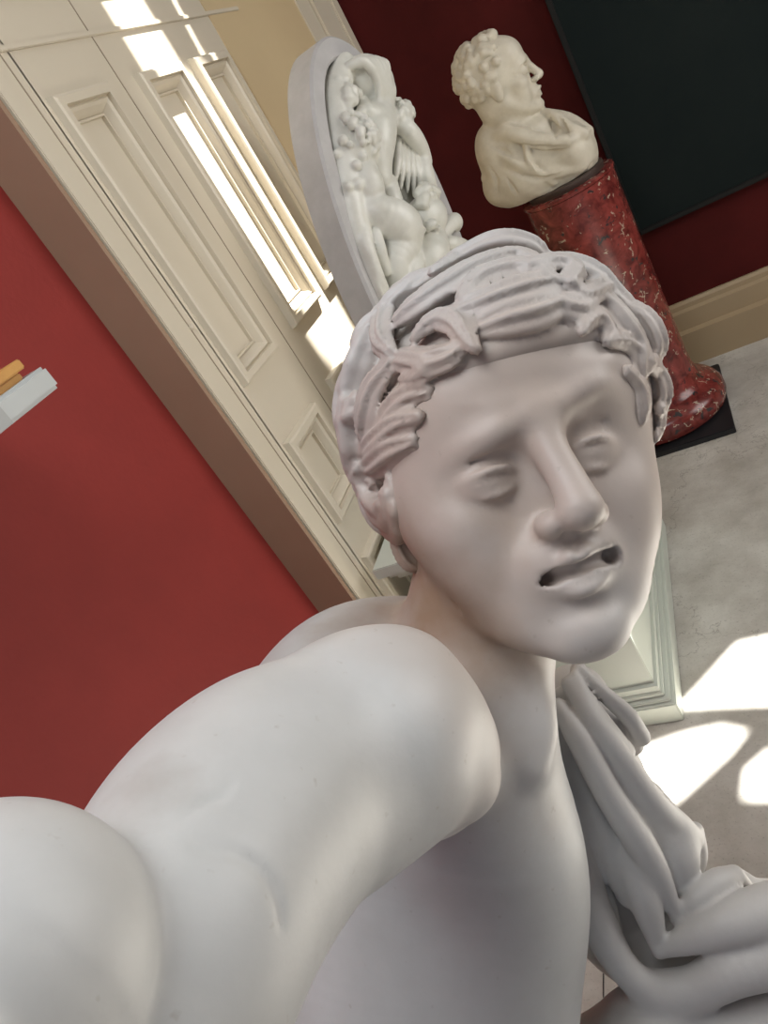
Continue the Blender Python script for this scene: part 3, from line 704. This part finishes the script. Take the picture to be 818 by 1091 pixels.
# shoulder cap, upper arm, forearm coming to the camera
tb_([(440, 800, .50), (395, 785, .435)], [.056, .0585], .03)
tb_([(392, 795, .43), (345, 822, .412), (292, 850, .385), (240, 905, .345), (190, 990, .303), (150, 1070, .28)], [.060, .063, .064, .0615, .055, .050], .025)
tb_([(430, 730, .445), (470, 780, .45), (492, 830, .455)], [.028, .026, .02], .03)
tb_([(-8, 1036, .245), (-70, 1120, .225), (-160, 1230, .19)], [.0525, .048, .038], .006)
tb_([(165, 1060, .29), (90, 1130, .262), (0, 1180, .235)], [.048, .044, .04], .02)
# muscle furrow on the upper arm
tb_([(196, 868, .316), (222, 855, .320), (246, 836, .326)], [.003, .004, .002], .014, 's')
# thighs and seat below the frame, resting on the block
hip = W(440, 1300, .66)
def crease(pts, r, k=.004, mode='s'):
    P = [hit(sf, *q) for q in cr([(x, y, 0) for x, y in pts], 4)[:, :2]]
    sf.tube(P, np.interp(np.linspace(0, 1, len(P)), np.linspace(0, 1, len(r)), r), k, mode)
crease([(192, 872), (214, 856), (234, 848), (248, 832)], [.0002, .0012, .0016, .0003], .004)
crease([(205, 905), (245, 908), (278, 926), (296, 958), (300, 985)], [.0003, .0010, .0012, .0010, .0003], .005)
crease([(484, 643), (489, 652)], [.0022, .0016], .003)
sf.tube([hip, hip+V([.0, .02, -.14]), hip+V([-.02, .1, -.24])], [.13, .14, .12], .05)
for dx in (-.09, .09): sf.tube([hip+V([dx*.6, .02, -.16]), hip+V([dx*1.4, -.28, -.22]), hip+V([dx*1.5, -.30, -.50])], [.09, .07, .05], .03)
HIP = hip
st = thing('marble_statue', 'large white marble statue of a young man with curly hair, arm reaching to the viewer', 'statue', (hip[0], hip[1], .12))
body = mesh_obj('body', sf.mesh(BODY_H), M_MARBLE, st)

# hair: laid locks read off the photograph on the scalp, the hidden back filled with loose curls
hr = Field()
sc_c = V([.0078, -.0055, .0318]); sc_r = V([.098, .114, .1015])
hr.ell(hf.p(sc_c), sc_r*HS*.965, 0, 'u', hf.A)
def hairline(P):
    q = (P-hf.o.astype(np.float32)) @ hf.A.T.astype(np.float32)/np.float32(HS)
    return ((q[..., 1]-(.026+1.22*q[..., 2])+.018*(np.abs(q[..., 0])/.08)**2)*np.float32(HS*.62)).astype(np.float32)
hr.add(hairline, (-9,)*3, (9,)*3, .016, 'i')

def scalp(px, py, lift=0.0):
    o = hf.loc(CAM); d = hf.loc(W(px, py, 1.0))-o
    o2, d2 = (o-sc_c)/sc_r, d/sc_r
    a, b, c = d2@d2, o2@d2, o2@o2-1
    D = b*b-a*c
    t = (-b-math.sqrt(D))/a if D > 0 else -b/a
    q = o2+d2*t
    if D <= 0: pass
    n = nrm(q/sc_r); return hf.p(q*sc_r+sc_c+n*lift), hf.v(n)
def lock(pts, r, lift=0.0, k=.0045, groove=.13, n=6):
    groove = min(groove, .14)
    r = np.asarray(r, float)*1.3
    P = cr([(x, y, 0) for x, y in pts], n); rr = cr(np.stack([np.asarray(r, float)*np.ones(len(pts))]*3, 1), n)[:, 0]
    ps = [scalp(x, y, lift*.8+.0015) for x, y, _ in P]
    hr.tube([p for p, _ in ps], rr*PXM, k, up=np.array([m for _, m in ps]), groove=groove, gn=3, flat=.72)
PXM = .00066                       # metres covered by one pixel at the head

L = lock
L([(578, 282), (562, 268), (535, 264), (505, 274), (475, 294), (440, 315)], [9, 12, 13, 12, 12, 9], .003)
L([(575, 292), (548, 284), (515, 293), (480, 312), (450, 332), (432, 345)], [9, 12, 13, 13, 12, 8], .004)
L([(560, 275), (530, 277), (500, 285), (470, 303)], [6, 8, 8, 6], .010)
L([(520, 318), (500, 324), (512, 306), (540, 296), (566, 296), (584, 306)], [6, 8, 11, 11, 11, 8], .004)
L([(584, 306), (560, 312), (530, 322), (500, 332), (488, 334)], [9, 13, 13, 9, 5], .002)
L([(598, 318), (570, 330), (540, 338), (510, 348)], [10, 15, 14, 8], -.004)
L([(438, 315), (424, 330), (416, 350), (416, 368), (424, 378)], [9, 12, 12, 11, 7], .006)
L([(412, 336), (396, 350), (387, 366), (388, 380)], [8, 11, 10, 6], .002)
L([(446, 362), (456, 352), (472, 343), (488, 348), (498, 362), (508, 374)], [5, 8, 10, 10, 8, 5], .002)
L([(442, 380), (462, 384), (480, 378), (492, 366)], [7, 11, 10, 6], -.002)
L([(416, 384), (434, 384), (454, 390), (446, 400), (430, 404)], [7, 10, 10, 8, 5], -.001)
L([(402, 370), (388, 392), (378, 415), (374, 440), (380, 462)], [9, 13, 15, 14, 9], .002, groove=.2)
L([(378, 392), (370, 418), (368, 446), (374, 478)], [9, 12, 12, 8], .000, groove=.2)
L([(392, 470), (384, 490), (388, 510)], [9, 12, 9], -.002, groove=.15)
L([(418, 392), (404, 412), (396, 436), (392, 458)], [9, 13, 14, 10], .001, groove=.2)
L([(452, 416), (432, 420), (414, 436), (404, 456)], [6, 11, 12, 8], -.006, groove=.15)
L([(446, 444), (424, 450), (404, 466), (390, 480)], [6, 10, 12, 9], -.002)
L([(438, 470), (418, 478), (400, 492), (388, 500)], [8, 13, 13, 8], -.003)
L([(400, 512), (398, 532), (408, 552), (424, 562)], [9, 15, 15, 9], .000)
L([(420, 512), (426, 528), (424, 546), (416, 556)], [8, 12, 12, 8], .000)
L([(440, 500), (440, 520), (444, 540), (444, 556)], [6, 8, 8, 5], -.010)
L([(418, 560), (426, 576), (440, 592), (452, 602)], [9, 12, 12, 7], -.004)
L([(442, 560), (438, 575), (448, 590)], [8, 10, 6], -.008)
L([(412, 575), (414, 595), (422, 612), (432, 620)], [7, 10, 9, 6], -.016)
L([(580, 284), (600, 282), (622, 288), (640, 300), (652, 316)], [9, 11, 12, 12, 8], .000)
L([(562, 298), (585, 294), (604, 300), (602, 312)], [7, 10, 10, 6], .008)
L([(600, 306), (618, 318), (640, 312), (656, 322), (668, 338), (674, 350)], [6, 8, 11, 11, 10, 6], .002)
L([(622, 308), (645, 322), (664, 343), (680, 366), (688, 392)], [14, 18, 19, 17, 10], -.008)
L([(590, 318), (612, 326), (630, 322)], [9, 12, 8], -.004)
L([(622, 352), (628, 340), (638, 334), (648, 342), (656, 356)], [4, 7, 8, 7, 4], -.004)
L([(668, 330), (682, 340), (692, 354), (696, 370), (690, 384)], [7, 10, 11, 10, 6], .002)
L([(652, 360), (668, 360), (682, 372), (690, 388)], [6, 9, 10, 7], -.006)
L([(688, 386), (698, 400), (703, 418), (700, 436)], [7, 10, 11, 7], .000)
L([(676, 392), (688, 408), (692, 428), (692, 446)], [6, 8, 9, 6], -.008)
L([(702, 436), (702, 450), (698, 466)], [6, 8, 5], -.002)

rb = random.Random(11)
for i in range(230):
    a = rb.uniform(0, 2*math.pi); e = rb.uniform(-.75, 1.4)
    d = V([math.cos(a)*math.cos(e), math.sin(a)*math.cos(e), math.sin(e)])
    if d[1] > (.22 if d[0] < -.5 and d[2] < .75 else -.02) or (d[2] < -.5 and d[1] > -.5): continue
    q = sc_c+sc_r*d; n = nrm(d/sc_r); t = nrm(np.cross(n, [rb.uniform(-1, 1), rb.uniform(-1, 1), rb.uniform(-1, 1)])); b = np.cross(n, t)
    pts = [hf.p(q+t*.024*math.cos(w)+b*.016*math.sin(w)+n*.004) for w in np.linspace(0, 3.6, 7)]
    hr.tube(pts, V([.006, .010, .012, .012, .011, .009, .005])*HS, .004, up=hf.v(n), groove=.12, gn=2)
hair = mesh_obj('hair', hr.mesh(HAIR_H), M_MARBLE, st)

# drapery over the far shoulder
dp = Field()
def dt(pts, r, k=.012, mode='u', n=6): dp.tube(cr([W(*p) for p in pts], n), cr(np.stack([r]*3, 1), n)[:, 0]*(1.12 if k < .011 else 1.05), k*1.5 if k < .011 else k, mode)

# body of the cloth behind the folds
dt([(612, 745, .70), (632, 830, .72), (668, 920, .74), (720, 985, .76)], [.030, .045, .052, .05], .02)
dt([(596, 790, .70), (618, 900, .73), (650, 985, .74), (720, 1030, .745)], [.022, .034, .036, .035], .02)
dt([(680, 860, .76), (700, 900, .76), (712, 940, .76)], [.028, .034, .025], .02)
# hanging ridges
dt([(616, 712, .660), (642, 738, .655), (668, 762, .655), (683, 785, .665)], [.004, .006, .007, .007], .004)
dt([(616, 714, .665), (622, 745, .675), (650, 775, .68), (672, 792, .68)], [.006, .012, .016, .010], .006)
dt([(612, 718, .655), (626, 745, .648), (650, 778, .645), (668, 800, .650)], [.003, .0055, .006, .006], .003)
dt([(606, 728, .655), (632, 768, .640), (664, 812, .636), (700, 860, .650), (738, 892, .675)], [.006, .008, .009, .010, .008], .005)
dt([(600, 742, .668), (630, 786, .655), (664, 838, .654), (712, 902, .668)], [.008, .014, .017, .014], .007)
dt([(594, 765, .672), (614, 820, .665), (640, 885, .662), (672, 950, .660)], [.007, .013, .015, .012], .006)
dt([(700, 860, .675), (712, 900, .672), (722, 940, .672)], [.012, .022, .014], .008)
dt([(595, 752, .650), (618, 790, .636), (650, 850, .632), (690, 912, .640), (722, 978, .655)], [.006, .0095, .0105, .011, .005], .004)
dt([(740, 885, .685), (741, 912, .685), (730, 940, .68), (722, 978, .662)], [.007, .009, .010, .005], .006)
dt([(650, 850, .665), (664, 900, .655), (684, 950, .648), (702, 1012, .655)], [.006, .011, .013, .006], .004)
dt([(590, 775, .675), (602, 850, .665), (618, 930, .660), (640, 990, .655), (668, 1035, .650), (700, 1055, .645), (745, 1056, .645)], [.007, .013, .015, .014, .012, .013, .015], .005)
dt([(625, 860, .690), (634, 930, .680), (652, 990, .672)], [.006, .011, .008], .004)
# swags gathered at the elbow
dt([(722, 980, .655), (742, 958, .650), (764, 942, .655), (782, 934, .665)], [.005, .009, .011, .008], .004)
dt([(782, 932, .665), (793, 944, .672), (786, 956, .68)], [.006, .006, .006], .004)
dt([(704, 1013, .650), (735, 1000, .640), (775, 985, .632), (812, 974, .635), (860, 968, .645)], [.005, .011, .016, .020, .024], .005)
dt([(690, 1052, .65), (740, 1052, .64), (785, 1030, .632), (850, 1008, .63)], [.010, .015, .019, .024], .006)
dt([(786, 942, .69), (805, 955, .69), (840, 965, .70)], [.012, .014, .02], .008)
dt([(700, 1010, .70), (750, 1015, .695), (800, 1000, .69)], [.02, .03, .03], .01)
# hidden under-arm mass at the bottom right
dt([(600, 1150, .69), (700, 1140, .67), (820, 1115, .66), (960, 1090, .66)], [.035, .050, .058, .06], .006)
dt([(700, 1120, .66), (690, 1200, .70), (600, 1350, .75)], [.05, .07, .09], .03)

drape = mesh_obj('drapery', dp.mesh(DRAPE_H), M_DRAPE, st)

# block and plinth that carry the statue (below the frame)
bm = bmesh.new(); bmesh.ops.create_icosphere(bm, subdivisions=5, radius=1)
for v in bm.verts:
    n_ = noise.noise(v.co*2.2)*.12+noise.noise(v.co*6)*.04
    v.co = v.co*(1+n_); v.co.x = HIP[0]-.02+v.co.x*.24; v.co.y = HIP[1]+.02+v.co.y*.20; v.co.z = max(.12, .12+(v.co.z+.95)*.24)
from_bm('rock_seat', bm, M_DRAPE, st, True)
box('statue_plinth', M_PLASTER, HIP[0]-.36, HIP[0]+.30, HIP[1]-.42, .47, 0, .12, .004, st)

# ================================================================ LIGHT
sd = bpy.data.lights.new('sun', 'SUN'); sd.energy = SUN_E; sd.angle = .009; sd.color = (1, .98, .94)
so = bpy.data.objects.new('sun', sd); C.objects.link(so); so.rotation_euler = Vector(SUN).to_track_quat('-Z', 'Y').to_euler()
def area(name, loc, tgt, sx, sy, e, col):
    l = bpy.data.lights.new(name, 'AREA'); l.shape = 'RECTANGLE'; l.size = sx; l.size_y = sy; l.energy = e; l.color = col
    o = bpy.data.objects.new(name, l); C.objects.link(o); o.location = loc
    o.rotation_euler = (Vector(tgt)-Vector(loc)).to_track_quat('-Z', 'Y').to_euler(); return o
for a in AREAS: area(*a)
w = bpy.data.worlds.new('world'); bpy.context.scene.world = w; w.use_nodes = True
w.node_tree.nodes['Background'].inputs[0].default_value = (.75, .85, 1, 1); w.node_tree.nodes['Background'].inputs[1].default_value = WORLD_E
vs = bpy.context.scene.view_settings; vs.view_transform = 'Standard'; vs.look = 'None'; vs.gamma = 1; vs.use_curve_mapping = False; vs.exposure = EXPO
bpy.context.scene.cycles.use_denoising = True
